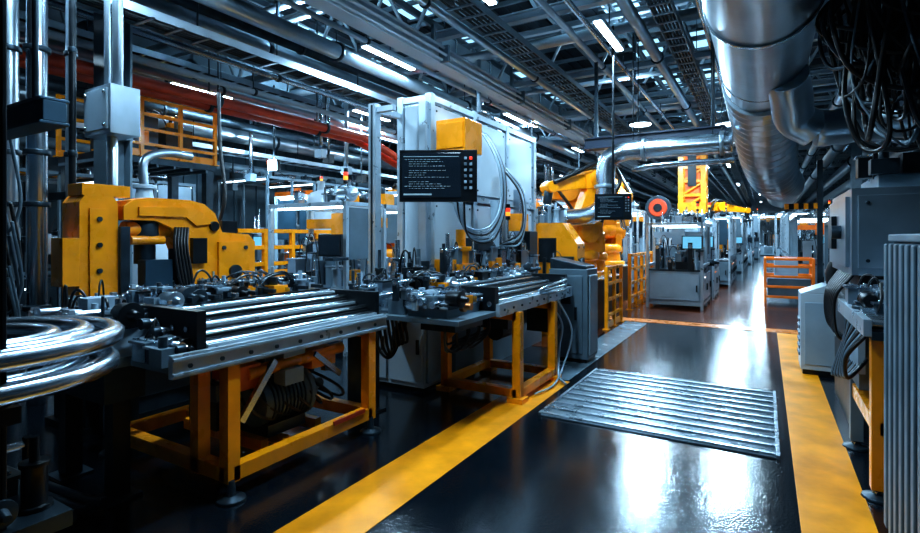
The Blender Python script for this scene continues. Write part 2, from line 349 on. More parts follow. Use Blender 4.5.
# ---------------------------------------------------------------- yellow press (C-frame)
b=B('hydraulic_press',.02)
b.box(-5.3,-4.75,2.1,3.9,0,.9,DST); b.box(-5.35,-4.72,2.05,3.95,0,.06,BLM)
arch=[(2.44,1.76),(2.44,1.88),(2.52,1.94),(2.66,1.97),(3.05,1.97),(3.2,1.94),(3.32,1.85),(3.4,1.66),(3.72,1.64),(3.8,1.56),(3.8,.9),(3.3,.9),(3.28,1.0),(3.06,1.02),(3.02,1.45),(2.96,1.6),(2.86,1.7),(2.72,1.76)]
b.prism(arch,'x',-5.15,-4.85,YEL)
b.prism([(2.56,1.8),(2.56,1.88),(3.05,1.9),(3.2,1.84),(3.26,1.74),(3.1,1.72),(3.0,1.8)],'x',-4.85,-4.825,YEL)
b.prism([(3.34,1.0),(3.34,1.56),(3.7,1.56),(3.7,1.0)],'x',-4.85,-4.815,YEL)
b.prism([(2.12,.9),(2.12,1.9),(2.16,1.96),(2.38,1.96),(2.42,1.9),(2.42,.9)],'x',-5.2,-4.9,YEL)
b.prism([(2.19,1.0),(2.19,1.85),(2.33,1.85),(2.33,1.0)],'x',-4.9,-4.88,YEL)
b.box(-5.15,-4.9,2.14,2.52,1.96,2.06,YEL); b.box(-5.1,-4.9,2.0,2.12,1.2,1.6,YEL)
b.bolts([(-4.88,2.26,1.1+.22*i) for i in range(4)],(.02,0,0),.022,DST); b.box(-4.9,-4.86,2.42,2.5,1.1,1.7,DST)
b.cyl((-4.98,2.5,1.68),(-4.98,2.9,1.68),.07,YEL,n=20); b.cyl((-4.9,2.52,1.58),(-4.9,2.82,1.58),.04,YEL,n=20)
b.bolts([(-4.815,y,z) for y in(3.39,3.65) for z in(1.06,1.5)],(.02,0,0),.022,DST)
b.cyl((-4.815,3.52,1.25),(-4.78,3.52,1.25),.07,DST); b.cyl((-4.85,3.3,1.72),(-4.82,3.3,1.72),.05,BLM)
b.box(-5.1,-4.88,3.42,3.6,1.64,1.78,BLM); b.box(-4.85,-4.8,3.05,3.2,1.35,1.6,BLM)
b.lathe((-5.0,2.7,1.76),(0,0,-1),[(0,.12),(.2,.12),(.2,.09),(.4,.09),(.4,.04),(.6,.04)],DST,20)
b.lathe((-5.0,2.75,.9),(0,0,1),[(0,.2),(.1,.2),(.1,.14),(.2,.14)],STL,20)
b.box(-4.95,-4.75,2.5,2.9,.9,1.12,LGR); b.box(-4.93,-4.8,2.6,2.85,1.12,1.4,BLU); b.box(-4.93,-4.82,2.88,3.02,.9,1.5,BLM)
b.lathe((-4.86,2.98,.92),(0,0,1),[(0,.07),(.3,.07),(.3,.085),(.36,.085),(.36,.03),(.55,.03)],STL,18)
mech(b,-4.95,-4.8,2.45,3.3,.92,.38,44,51,acc=None,pal=SPAL)
b.box(-4.78,-4.74,2.2,3.8,.55,.62,STL); b.box(-4.76,-4.73,2.5,3.0,.2,.5,GRY); b.box(-4.76,-4.73,3.1,3.6,.2,.5,GRY)
for i in range(5): b.tube([(-4.84,2.9+.03*i,1.7),(-4.77,2.85+.03*i,1.5),(-4.77,2.9+.03*i,1.2),(-4.8,3.0,1.0)],.014,BLK,n=6)
b.tube([(-5.0,3.45,1.7),(-4.95,3.5,2.05),(-5.1,3.55,2.6),(-5.2,3.6,3.2)],.02,BLK,n=8)
b.done()
b=B('work_table')
b.box(-4.7,-4.3,2.0,3.9,.86,.92,STL)
for x in(-4.66,-4.34):
    for y in (2.2,3.85): b.box(x-.03,x+.03,y-.03,y+.03,0,.86,DST)
mech(b,-4.6,-4.34,2.05,3.85,.92,.38,80,61,acc=None,pal=SPAL)
for i in range(5): b.cyl((-4.45,2.1+.3*i,1.02),(-4.45,2.3+.3*i,1.02),.05,STL)
b.done()
# ---------------------------------------------------------------- left columns, pipes
def column(x,y,s=.3,m=GRY,h=H):
    b=B('steel_column'); b.ibeam((x,y,0),(x,y,h),s,s,m,.03); b.box(x-s*.8,x+s*.8,y-s*.8,y+s*.8,0,.04,m)
    for z in (1.4,2.8,4.4): b.box(x-s*.52,x+s*.52,y-s*.52,y+s*.52,z,z+.03,m)
    b.done()
column(-6.9,3.35,.3,GRY); column(-6.9,14.6,.3); column(-6.9,24,.3); column(-13.3,7.7,.3); column(-13.4,15,.3);column(2.75,14,.3);column(2.75,22.7,.3)
b=B('junction_box'); b.box(-5.95,-5.45,2.62,2.9,2.62,3.1,GAL); b.box(-5.92,-5.48,2.6,2.62,2.66,3.06,LGR); b.bolts([(x,2.6,z) for x in(-5.88,-5.52) for z in(2.7,3.02)],(0,-.015,0),.02,STL)
b.cyl((-5.6,2.76,3.1),(-5.6,2.76,H-.3),.05,GAL); b.cyl((-5.8,2.76,3.1),(-5.8,2.76,H-.3),.03,GAL); b.cyl((-5.7,2.76,0),(-5.7,2.76,2.62),.05,GAL);b.done()
b=B('crossbeam'); b.box(-6.6,-4.2,1.6,1.74,2.4,2.54,BLU); b.box(-6.6,-4.2,1.58,1.76,2.54,2.56,BLU); b.box(-6.6,-4.2,1.58,1.76,2.38,2.4,BLU)
for x in (-4.5,-6.4): b.cyl((x,1.67,2.56),(x,1.67,5.03),.02,DST)
b.done()
b=B('vertical_pipe_group')
for (x,y,r,m) in ((-6.3,2.12,.085,GAL),(-6.08,2.27,.085,STL),(-5.95,2.5,.045,GAL),(-6.6,2.0,.06,DST),(-5.8,2.45,.03,BLM)):
    b.cyl((x,y,0),(x,y,H-.5),r,m,n=18)
    for z in(.9,1.9,2.4,3.4,4.4): b.cyl((x,y,z),(x,y,z+.05),r*1.3,DST,n=18)
b.box(-6.75,-5.75,2.55,2.6,2.0,2.08,DST); b.done()
b=B('electrical_rack')
for i in range(3): b.box(-6.9+.5*i,-6.5+.5*i,1.3,1.7,0,1.7-.2*i,BLM)
for i in range(40):
    R=random.Random(i+100); x=R.uniform(-6.8,-5.5); z=R.uniform(.6,2.2)
    b.tube([(x,1.75,z),(x+.15,1.8,z-.35),(x+.3,1.85,z-.1),(x+.4,1.75,z+.4)],.014,R.choice([BLK,BLM,GRY]),n=6)
mech(b,-6.8,-5.7,1.35,1.65,1.5,.5,30,77,pal=[DST,BLM,GRY],acc=YEL)
for i in range(6): b.box(-5.9+.12*i,-5.88+.12*i,1.7,1.71,1.1,1.12,[LRED,LGRN,TSK][i%3])
b.done()
# ---------------------------------------------------------------- catwalk & red pipes
b=B('mezzanine_catwalk')
b.box(-10.2,-8.9,4.1,6.1,2.85,2.95,DST)
for i in range(7): b.box(-10.2,-8.9,4.1+.3*i,4.14+.3*i,2.8,2.85,GRY)
for x in(-10.1,-9):
    for y in(4.2,6.): b.box(x-.07,x+.07,y-.07,y+.07,0,2.85,DST)
railing(b,(-8.92,4.1),(-8.92,6.1),2.95,1.0,YEL,3,.028,4); railing(b,(-10.18,4.1),(-10.18,6.1),2.95,1.05,YEL,3,.03)
b.box(-9.8,-9.2,4.4,5.2,2.95,3.7,DST); b.box(-9.7,-9.3,5.4,5.9,2.95,3.6,BLM); mech(b,-9.8,-9.2,4.3,5.9,3.6,.4,18,81)
for i in range(4): b.box(-9.2,-9.18,4.5+.15*i,4.58+.15*i,3.2,3.5,[TSK,YEL,GRY,YEL][i])
b.done()
b=B('red_process_pipe')
for i,(x,z,r) in enumerate(((-8,3.92,.09),(-8.25,3.88,.09))):
    b.tube([(x,1,z),(x,8.6,z),(x,9.2,z),(x+.05,9.8,z-.15),(x+.1,11.5,z-.6),(x+.1,12.2,z-.65),(x+.1,15,z-.65)],r,RED,n=14)
    for y in(3,5.5,8): b.cyl((x,y,z),(x,y+.06,z),r*1.35,DST,n=14); b.cyl((x,y+.03,z),(x,y+.03,H-.5),.015,DST,n=6)
b.done()
b=B('platform_guardrail')
b.box(-7.9,-6.95,5.1,7.9,.85,.95,DST)
for x in(-7.8,-7.05):
    for y in(5.2,6.5,7.8): b.box(x-.05,x+.05,y-.05,y+.05,0,.85,YEL)
railing(b,(-6.98,5.1),(-6.98,7.9),.95,.8,YEL,5,.036,3); railing(b,(-7.88,5.1),(-6.98,5.1),.95,.8,YEL,2,.036,3); railing(b,(-7.88,7.9),(-6.98,7.9),.95,.8,YEL,2,.03,3)
mech(b,-7.6,-7.1,5.4,7.6,.95,.6,18,91); b.box(-7.6,-7.1,5.4,7.7,.1,.8,GRY);b.done()
b=B('storage_tank')
b.lathe((-7.6,4.1,.3),(0,0,1),[(0,.1),(.15,.3),(.2,.42),(1.6,.42),(1.75,.34),(1.85,.12),(2.0,.1),(2.0,.16),(2.05,.16)],WHT,28)
for k in range(3): q=2*pi*k/3; b.beam((-7.6+.36*math.cos(q),4.1+.36*math.sin(q),0),(-7.6+.36*math.cos(q),4.1+.36*math.sin(q),.7),.06,.06,DST)
for z in(.8,1.6): b.lathe((-7.6,4.1,z),(0,0,1),[(0,.43),(.04,.43)],STL,28)
b.tube([(-7.6,4.1,2.3),(-7.6,4.1,2.7),(-7.6,4.4,2.85),(-7.6,4.8,2.85)],.06,GAL,n=12); b.done()
b=B('storage_tank')
b.lathe((-8.1,8.0,.4),(0,0,1),[(0,.1),(.15,.25),(.2,.3),(2.0,.3),(2.15,.22),(2.2,.08),(2.4,.08)],WHT,26)
for k in range(3): q=2*pi*k/3; b.beam((-8.1+.25*math.cos(q),8.+.25*math.sin(q),0),(-8.1+.25*math.cos(q),8.+.25*math.sin(q),.7),.05,.05,DST)
for z in(1.,1.8): b.lathe((-8.1,8.,z),(0,0,1),[(0,.31),(.04,.31)],STL,26)
b.done()
# ---------------------------------------------------------------- machine cells
def machine_cell(name,x0,x1,y0,y1,h,seed,frm=ALU,body=GRY,acc=YEL,dens=50,base=.85):
    R=random.Random(seed); b=B(name); t=.06
    b.box(x0+.02,x1-.02,y0+.02,y1-.02,.08,base,body); b.box(x0-.01,x1+.01,y0-.01,y1+.01,base,base+.04,STL if R.random()<.5 else DST)
    ny=max(2,int((y1-y0)/1.)+1)
    for i in range(ny+1):
        y=y0+(y1-y0)*i/ny
        for x in(x0,x1): b.box(x-t/2,x+t/2,y-t/2,y+t/2,0,h,frm)
        b.box(x0,x1,y-t/2,y+t/2,h-t,h,frm)
        if i%2==0: b.box(x0+.1,x1-.1,y+t/2,y+t/2+.03,h-t-.03,h-t,TSK)
    for x in(x0,x1):
        for z in(h-t,base+.1,.1): b.box(x-t/2,x+t/2,y0,y1,z,z+t,frm)
    for i in range(ny):
        ya=y0+(y1-y0)*i/ny+.06; yb=y0+(y1-y0)*(i+1)/ny-.06
        for x,sx in((x1,1),(x0,-1)):
            b.box(min(x,x+sx*.03),max(x,x+sx*.03),ya,yb,.2,base-.06,R.choice([body,LGR,GRY,frm])); b.box(min(x+sx*.03,x+sx*.06),max(x+sx*.03,x+sx*.06),yb-.1,yb-.07,.4,.55,BLM)
        if R.random()<.35: b.box(x1-.01,x1+.01,ya,yb,h*.62,h-.08,R.choice([LGR,GRY,BLU]))
        if R.random()<.6:
            for q in range(4): b.box(x1+.03,x1+.04,ya+.1+.08*q,ya+.13+.08*q,base-.15,base-.12,R.choice([LRED,LGRN,TSK,BLM]))
    n=max(1,int((x1-x0)/.6)); 
    for i in range(n):
        xa=x0+(x1-x0)*i/n+.06; xb=x0+(x1-x0)*(i+1)/n-.06; b.box(xa,xb,y0-.03,y0+.01,.2,base-.06,R.choice([body,LGR,GRY])); b.box(xb-.06,xb-.03,y0-.06,y0-.03,.4,.55,BLM)
        if R.random()<.4: b.box(xa,xb,y0-.01,y0+.01,h*.6,h-.1,R.choice([LGR,GRY,BLU]))
    mech(b,x0+.12,x1-.12,y0+.12,y1-.12,base+.04,(h-base)*.75,dens,seed+1,acc=acc,sz=1.8)
    mech(b,x0+.12,x1-.12,y0+.12,y1-.12,h,.35,int(dens*.4),seed+2,acc=acc,sz=1.7)
    yy=(y0+y1)/2; A=acc or LGR; b.box(x0,x1,yy-.1,yy+.1,h-.35,h-.2,A); b.lathe(((x0+x1)/2,yy,h-.2),(0,0,-1),[(0,.12),(.3,.12),(.3,.06),(.55,.05)],STL,14)
    b.box((x0+x1)/2-.15,(x0+x1)/2+.15,yy-.16,yy-.1,h-.5,h-.12,A)
    stack_light(b,x1-.1,y0+.1,h)
    if R.random()<.8:
        b.box(x1-.1,x1+.05,y0-.3,y0+.0,1.3,1.34,DST); b.box(x1-.4,x1+.02,y0-.12,y0-.08,1.35,1.65,BLM); b.box(x1-.38,x1,y0-.125,y0-.118,1.37,1.63,SCB if R.random()<.4 else SCR)
    return b.done()
cells=[('assembly_machine',-6.4,-4.9,5.3,6.9,2.1,1,ALU,GRY,YEL),('assembly_machine',-6.4,-4.9,8.0,11,2.5,2,LGR,LGR,YEL),('assembly_machine',-6.3,-4.9,13,16.5,2.6,3,ALU,GRY,ORG),
('assembly_machine',-10.2,-8.7,8.6,11,2.6,4,LGR,GRY,YEL),('assembly_machine',-10.,-8.5,12.5,15.6,2.8,5,ALU,LGR,YEL),('assembly_machine',-12.9,-11,3.6,7,2.8,6,GRY,DST,YEL),('assembly_machine',-13,-11,9,13,3.2,7,GRY,GRY,ORG),
('assembly_machine',-10.9,-9.0,17.8,22,3,8,ALU,GRY,YEL),('assembly_machine',-6.2,-4.9,18.5,23,3,9,ALU,LGR,YEL),
('test_rig',-2.35,-1.2,12.6,14.3,1.95,10,ALU,LGR,None),('test_rig',-2.3,-1.15,14.8,16.4,2.1,11,ALU,GRY,None),('assembly_machine',-2.5,-1.0,19,23,2.3,12,ALU,GRY,YEL),('assembly_machine',-2.6,-.9,27,34,2.6,13,ALU,LGR,YEL),
('assembly_machine',1.0,2.2,9.2,12,1.9,14,GRY,DST,YEL),('assembly_machine',.75,2.2,17.3,21.5,2.2,15,GRY,GRY,ORG),('assembly_machine',.8,2.2,24,32,2.6,16,ALU,LGR,YEL),('assembly_machine',3.3,4.8,7,12,2.4,17,GRY,GRY,YEL),('assembly_machine',-8.6,-7.2,-1,1.,2.2,18,GRY,DST,YEL),
('assembly_machine',-4.7,-3.5,16.2,20,2.5,19,ALU,GRY,YEL),('assembly_machine',-4.6,-3.0,26,33,2.8,20,ALU,LGR,YEL),
('assembly_machine',-2.6,-.7,36,42,3,21,ALU,LGR,YEL),('assembly_machine',.9,2.6,35,41,3,22,ALU,LGR,ORG),('assembly_machine',-2.2,-.4,45,51,3.4,23,ALU,GRY,YEL),('assembly_machine',.7,2.6,44,50,3.4,24,ALU,LGR,YEL),('assembly_machine',-.9,1.4,54,57,3.6,25,ALU,LGR,YEL)]
for c in cells: machine_cell(*c)
# ---------------------------------------------------------------- white enclosure
b=B('machine_enclosure',.008)
ex0,ex1,ey0,ey1,ez=-3.7,-3.3,4.95,8.0,3.2
b.box(ex0+.04,ex1-.04,ey0+.04,ey1-.04,.05,ez-.05,WHT)
for x in(ex0,ex1):
    for y in(ey0,5.95,6.95,ey1): b.box(x-.04,x+.04,y-.04,y+.04,0,ez+.05,ALU)
    for z in(.05,1.05,2.1,ez): b.box(x-.035,x+.035,ey0,ey1,z-.035,z+.035,ALU)
for y in(ey0,ey1):
    for z in(.05,1.05,2.1,ez): b.box(ex0,ex1,y-.035,y+.035,z-.035,z+.035,ALU)
for i in range(3):
    for z0,z1 in((.12,.98),(1.12,2.03),(2.17,3.13)):
        b.box(ex1-.02,ex1+.015,5.0+i*1.0,5.9+i*1.0,z0,z1,WHT)
        b.bolts([(ex1+.015,5.06+i+.78*q,z0+.06) for q in(0,1)]+[(ex1+.015,5.06+i+.78*q,z1-.06) for q in(0,1)],(.008,0,0),.014,DST)
b.box(ex0+.06,ex1-.06,ey0-.02,ey0+.02,2.17,3.13,WHT); b.box(ex0+.06,ex1-.06,ey0-.02,ey0+.02,1.12,2.03,WHT)
mech(b,ex0+.12,ex1-.1,ey0+.3,ey1-.2,ez,.22,18,101,pal=DPAL,acc=None,sz=1.2)
b.done()
b=B('machine_base_cabinet',.01)
b.box(-3.95,-3.02,4.42,4.84,.05,.84,WHT)
for i in range(2): b.box(-3.92+.46*i,-3.5+.46*i,4.4,4.42,.1,.8,WHT); b.box(-3.56+.46*i,-3.53+.46*i,4.38,4.4,.4,.55,BLM)
b.box(-3.02,-2.99,4.45,4.8,.1,.8,LGR); b.box(-3.93,-3.04,4.44,4.82,0,.05,BLM); b.box(-3.97,-3.0,4.4,4.84,.84,.88,STL)
mech(b,-3.7,-3.1,4.47,4.78,.88,.6,50,103,acc=YEL,sz=1.2)
b.lathe((-3.5,4.6,.88),(0,0,1),[(0,.1),(.1,.1),(.1,.075),(.45,.075),(.45,.095),(.5,.095),(.5,.03),(.7,.03)],STL,20)
b.box(-3.83,-3.73,4.5,4.6,.88,3.1,ALU); b.box(-3.73,-3.5,4.52,4.58,3.0,3.06,ALU); b.beam((-3.78,4.57,3.03),(-3.7,4.9,3.03),.05,.06,ALU)
b.box(-3.79,-3.77,4.49,4.5,.9,3.08,DST)
b.done()
b=B('support_post'); b.box(-3.4,-3.3,4.86,4.905,0,3.15,ALU); b.done()
b=B('transformer_box',.02); b.box(-3.22,-2.84,4.95,5.35,2.56,2.93,YEL); b.box(-3.2,-2.86,4.935,4.95,2.6,2.89,YEL); b.box(-3.25,-3.22,5.0,5.3,2.62,2.86,DST)
b.cyl((-3.05,5.15,2.56),(-3.05,5.15,2.48),.04,BLM); b.cyl((-2.95,5.15,2.93),(-2.95,5.15,2.99),.03,BLM); b.done()
def monitor(name,x,y,z,w,h,yaw,arm,buttons=True):
    b=B(name,.006); b.M=Matrix.Translation((x,y,z))@Matrix.Rotation(yaw,4,'Z')
    b.box(-w/2,w/2,0,.06,-h/2,h/2,BLM); b.box(-w/2+.05,w/2-.05,.06,.11,-h/2+.06,h/2-.06,BLM)
    k=w/.72; sx1=w/2-(.15*k if buttons else .03)
    b.box(-w/2+.025,sx1,-.006,0.002,-h/2+.04,h/2-.03,SCR)
    R=random.Random(int(w*100)); rows=15
    b.box(-w/2+.04,sx1-.02,-.009,-.006,h/2-.065*k,h/2-.06*k,UIW)
    for i in range(rows):
        zz=h/2-.09*k-i*(h-.17*k)/rows
        if i%5==4: continue
        xx=-w/2+.05+(.04*k if i%4 else 0)
        end=sx1-R.uniform(.06,.34)*k
        while xx<end:
            L=R.uniform(.012,.04)*k
            b.box(xx,min(xx+L,sx1-.03),-.009,-.006,zz,zz+.003*k,UIW)
            xx+=L+.009*k
    b.box(-w/2+.04,-w/2+.3*k,-.009,-.006,-h/2+.06*k,-h/2+.075*k,UIW)
    if buttons:
        for i in range(6):
            for j in range(2): b.box(sx1+.03*k+j*.05*k,sx1+.055*k+j*.05*k,-.012,0,h/2-.09*k-i*.055*k,h/2-.065*k-i*.055*k,LRED if (i,j)==(0,1) else [LGR,GRY][(i+j)%2])
    b.M=Matrix()
    p=V((x,y,z))+Matrix.Rotation(yaw,3,'Z')@V((0,.1,0)); a=V(arm)
    b.cyl(p,p+(a-p)*.02,.05,DST,n=12); b.beam(p,a,.05,.07,GRY); b.cyl(a-V((0,0,.08)),a+V((0,0,.08)),.04,DST,n=12)
    return b.done()
monitor('control_monitor',-2.72,4.22,2.2,.75,.5,.5,(-3.35,4.82,2.3))
monitor('control_monitor',-2.02,8.1,2.08,.54,.4,.3,(-2.12,8.5,2.1))
b=B('monitor_hanger'); b.cyl((-2.12,8.5,2.18),(-2.12,8.5,5.03),.02,BLM,n=10); b.done()
b=B('hose_loop')
for i in range(6):
    o=.03*i; b.tube([(-3.05+o,5.15,2.5),(-3.0+o,4.95,2.1-o),(-2.95,5.1+o,1.75-o),(-2.85,5.5+o,1.72-o),(-2.85,5.85+o,2.0),(-2.9,5.9+o,2.5),(-3.1,5.9+o,2.9),(-3.26,5.9+o,3.0)],.012,[LGR,LGR,BLK][i%3],n=8)
for i in range(4): b.tube([(-3.2,6.6+.05*i,2.6),(-2.95,6.7+.05*i,2.2),(-2.9,6.6,1.7-.05*i),(-3.1,6.3,1.5)],.014,[BLK,LGR][i%2],n=8)
b.done()
b=B('assembly_station')
b.box(-3.2,-2.99,5.0,7.6,.0,1.0,GRY); b.box(-3.22,-2.98,5.0,7.6,1.0,1.05,STL)
mech(b,-3.16,-3.02,5.0,7.5,1.05,.65,100,111,sz=1.15)
b.box(-3.2,-3.0,5.1,5.5,1.05,1.3,YEL); b.lathe((-3.1,5.3,1.3),(0,0,1),[(0,.1),(.15,.1),(.15,.13),(.2,.13),(.2,.06),(.4,.06)],YEL,16); b.box(-3.18,-3.02,5.6,5.9,1.05,1.25,YEL)
b.cyl((-3.1,6.2,1.05),(-3.1,6.2,2.1),.06,LGR,n=16); b.cyl((-3.1,6.35,1.05),(-3.1,6.35,1.9),.035,STL); b.lathe((-3.1,5.0,1.05),(0,0,1),[(0,.06),(.35,.06),(.35,.025),(.6,.025)],STL,14)
b.box(-3.15,-3.05,6.9,7.0,1.05,2.3,STL); b.box(-3.2,-3.0,6.8,7.1,1.7,1.95,YEL)
b.box(-3.2,-3.02,7.2,7.5,1.05,1.7,BLU); b.box(-3.2,-3.0,5.55,5.95,1.45,1.6,DST); b.box(-3.15,-3.05,5.7,5.8,1.25,1.45,STL)
stack_light(b,-3.05,6.5,1.6)
b.done()
b=B('control_cabinet',.01)
b.box(-2.45,-1.94,6.5,6.95,.05,1.2,GRY); b.box(-2.43,-1.96,6.52,6.93,0,.05,BLM); b.box(-2.4,-2.0,6.48,6.5,.12,1.12,GRY); b.box(-1.94,-1.92,6.55,6.9,.1,1.12,LGR)
b.prism([(-2.45,1.2),(-1.96,1.2),(-1.96,1.24),(-2.45,1.34)],'y',6.52,6.9,DST); b.box(-2.1,-2.07,6.45,6.48,.55,.72,BLM); b.box(-2.35,-2.15,6.46,6.48,.75,1.0,BLM); b.done()
# ---------------------------------------------------------------- robots
def robot(name,x,y,z0,s,yaw,a1,a2,a3,m=YEL,ped=True):
    b=B(name,.012)
    if z0>0: b.box(x-.3*s,x+.3*s,y-.3*s,y+.3*s,0,z0-.03,DST if ped else m); b.box(x-.36*s,x+.36*s,y-.36*s,y+.36*s,z0-.03,z0,STL)
    b.M=Matrix.Translation((x,y,z0))@Matrix.Rotation(yaw,4,'Z')@Matrix.Scale(s,4)
    b.lathe((0,0,0),(0,0,1),[(0,.28),(.06,.28),(.06,.22),(.2,.2),(.22,.24),(.3,.24),(.34,.2)],m,24)
    b.box(-.2,.15,-.2,-.1,.3,.68,m); b.box(-.2,.15,.1,.2,.3,.68,m); b.box(-.26,-.1,-.18,.18,.3,.55,m)
    S=V((.02,0,.56)); b.cyl(S+V((0,-.26,0)),S+V((0,.26,0)),.14,m,n=20); b.cyl(S+V((0,-.34,0)),S+V((0,-.26,0)),.09,BLM)
    E=S+V((math.sin(a1)*.72,0,math.cos(a1)*.72)); b.beam(S,E,.18,.26,m,.15,.19)
    b.cyl(E+V((0,-.19,0)),E+V((0,.19,0)),.13,m,n=20); b.cyl(E+V((0,.19,0)),E+V((0,.3,0)),.08,BLM)
    d=V((math.sin(a2),0,math.cos(a2))); Bk=E-d*.22; W=E+d*.7
    b.beam(Bk,E+d*.2,.24,.24,m,.18,.2); b.beam(E+d*.2,W,.16,.18,m,.11,.12); b.cyl(W+V((0,-.1,0)),W+V((0,.1,0)),.075,m,n=16)
    g=V((math.sin(a3),0,math.cos(a3))); T=W+g*.22; b.cyl(W,T,.055,DST); b.cyl(T,T+g*.04,.08,STL); b.beam(T+g*.04,T+g*.08,.22,.1,DST)
    for k in(-1,1): b.beam(T+g*.06+V((0,k*.09,0)),T+g*.24+V((0,k*.06,0)),.03,.04,STL)
    b.tube([S+V((-.2,.12,-.1)),S+V((-.3,.15,.3)),E+V((-.3,.14,0)),E+V((-.05,.14,.22)),E+d*.4+V((0,.12,.12)),W+V((0,.1,.05))],.028,BLK,n=8)
    b.tube([S+V((-.1,-.2,-.1)),S+V((-.28,-.2,.35)),E+V((-.2,-.2,.15)),E+d*.3+V((0,-.12,.14))],.022,BLK,n=8)
    b.M=Matrix(); return b.done()
robot('industrial_robot',-2.95,9.4,.9,1.45,-2.2,-.35,1.75,3.0)
robot('industrial_robot',-3.3,11.3,.8,1.5,.4,-.5,1.7,2.9)
robot('industrial_robot',-3.6,13.8,.9,1.6,-1,.2,1.9,3.0)
robot('industrial_robot',-7.6,9.6,.9,1.3,-.6,.1,1.8,3)
robot('industrial_robot',-7.5,12.3,.8,1.3,2.6,.1,1.8,3)
robot('industrial_robot',-7.9,16.9,.8,1.4,.6,.1,1.8,3,ORG)
robot('industrial_robot',-1.9,25,.9,1.6,.5,.2,1.7,3)
b=B('safety_railing')
railing(b,(-2.6,11.9),(-2.6,15.8),0,1.25,YEL,6,.035,4)
b.done()
b=B('safety_railing')
railing(b,(-2.38,9.1),(-2.38,10.15),0,1.1,YEL,2,.03,4)
b.done()
b=B('yellow_machine_housing',.015)
b.box(-3.35,-2.6,8.15,8.55,0,.95,YEL); b.prism([(-3.35,.95),(-2.6,.95),(-2.6,1.5),(-2.85,1.85),(-3.35,1.85)],'y',8.15,8.55,YEL); b.box(-3.25,-2.95,8.12,8.15,1.2,1.6,BLM); b.box(-2.62,-2.58,8.2,8.5,.3,.8,ORG)
b.box(-2.95,-2.65,8.1,8.15,.4,1.3,DST); mech(b,-3.25,-2.7,8.04,8.12,.9,.5,20,132,acc=None)
b.bolts([(-2.6,y,z) for y in (8.22,8.48) for z in(1.0,1.25,1.45)],(.015,0,0),.02,DST); b.cyl((-2.6,8.35,1.2),(-2.56,8.35,1.2),.08,DST)
mech(b,-3.3,-2.9,8.18,8.5,1.85,.4,20,131); b.done()
b=B('dust_collector',.015)
b.box(-4.6,-3.8,8.6,9.6,.5,2.3,YEL); b.prism([(-4.6,2.3),(-3.8,2.3),(-4.0,2.6),(-4.35,2.6)],'y',8.7,9.5,YEL)
for x in(-4.5,-3.9):
    for y in(8.7,9.5): b.box(x-.05,x+.05,y-.05,y+.05,0,.5,DST)
b.box(-3.8,-3.76,8.7,9.5,.7,1.6,ORG); b.done()
b=B('lift_mast',.01)
x,y=-1.95,17.8
for dx in(-.32,.32):
    for dy in(-.25,.25): b.box(x+dx-.08,x+dx+.08,y+dy-.06,y+dy+.06,0,4.5,YEL)
for k in range(10): b.box(x-.35,x+.35,y-.28,y-.24,.3+k*.43,.4+k*.43,YEL); b.beam((x-.32,y-.26,.35+k*.43),(x+.32,y-.26,.75+k*.43),.03,.06,YEL)
b.box(x-.22,x+.22,y-.15,y+.15,2.4,4.4,ORG); b.box(x-.45,x+.45,y-.35,y+.35,4.5,4.65,DST); b.box(x-.5,x+.5,y-.4,y+.4,0,.06,DST); b.box(x-.4,x+.4,y-.4,y-.28,2.2,2.7,YEL); b.box(x-.12,x+.12,y-.3,y-.28,3.2,4.2,BLM); b.done()
b=B('cable_reel'); 
b.lathe((-2.75,16.3,2.5),(0,1,0),[(0,.36),(.03,.36),(.03,.12),(.2,.12),(.2,.36),(.23,.36)],DST,24); b.lathe((-2.75,16.27,2.5),(0,1,0),[(0,.24),(.03,.27)],RED,24); b.lathe((-2.75,16.24,2.5),(0,1,0),[(0,.12),(.04,.12)],BLM,20); b.lathe((-2.75,16.33,2.5),(0,1,0),[(0,.3),(.16,.3)],BLK,24); b.box(-2.82,-2.68,16.55,16.65,0,2.6,GRY); b.cyl((-2.75,16.3,2.5),(-2.75,16.6,2.5),.04,STL); b.done()
# ---------------------------------------------------------------- ducts
b=B('exhaust_pipe')
b.tube([(-3.74,9.0,1.95),(-3.3,8.95,1.95),(-2.7,8.95,1.97),(-2.44,8.95,2.1),(-2.36,8.95,2.35),(-2.36,8.95,2.7),(-2.3,8.95,2.93),(-2.1,8.95,3.04),(-1.8,8.95,3.06),(-.9,8.95,3.06),(-.42,8.95,3.06)],.16,STL,n=24,sub=8)
for p,q in (((-2.36,8.95,2.45),(-2.36,8.95,2.51)),((-1.75,8.95,3.06),(-1.69,8.95,3.06)),((-.6,8.95,3.06),(-.54,8.95,3.06))): b.cyl(p,q,.19,GAL,n=24)
b.tube([(-2.0,9.35,2.8),(-1.5,9.35,2.84),(-.42,9.35,2.84)],.05,STL,n=14)
for x in(-1.9,-.7): b.cyl((x,8.95,3.2),(x,8.95,5.03),.012,BLM,n=6)
for x in(-1.9,-.6): b.cyl((x,9.35,2.85),(x,9.35,5.03),.01,BLM,n=6)
b.done()
b=B('gantry_beam'); b.box(-2.9,-.55,9.52,9.7,3.27,3.42,NAV); b.box(-2.9,-.55,9.47,9.75,3.42,3.45,NAV); b.box(-2.9,-.55,9.47,9.75,3.24,3.27,NAV)
for x in(-2.7,-.75): b.box(x-.03,x+.03,9.57,9.63,3.45,5.03,DST)
b.done()
b=B('ventilation_duct')
b.tube([(-.02,-2.8,3.66),(-.02,2,3.66),(-.02,6,3.64),(-.02,7.6,3.62)],.44,GAL,n=40,sub=6)
for y in(1,3,5,7,7.5): b.lathe((-.02,y,3.64),(0,1,0),[(0,.455),(.05,.455)],STL,40)
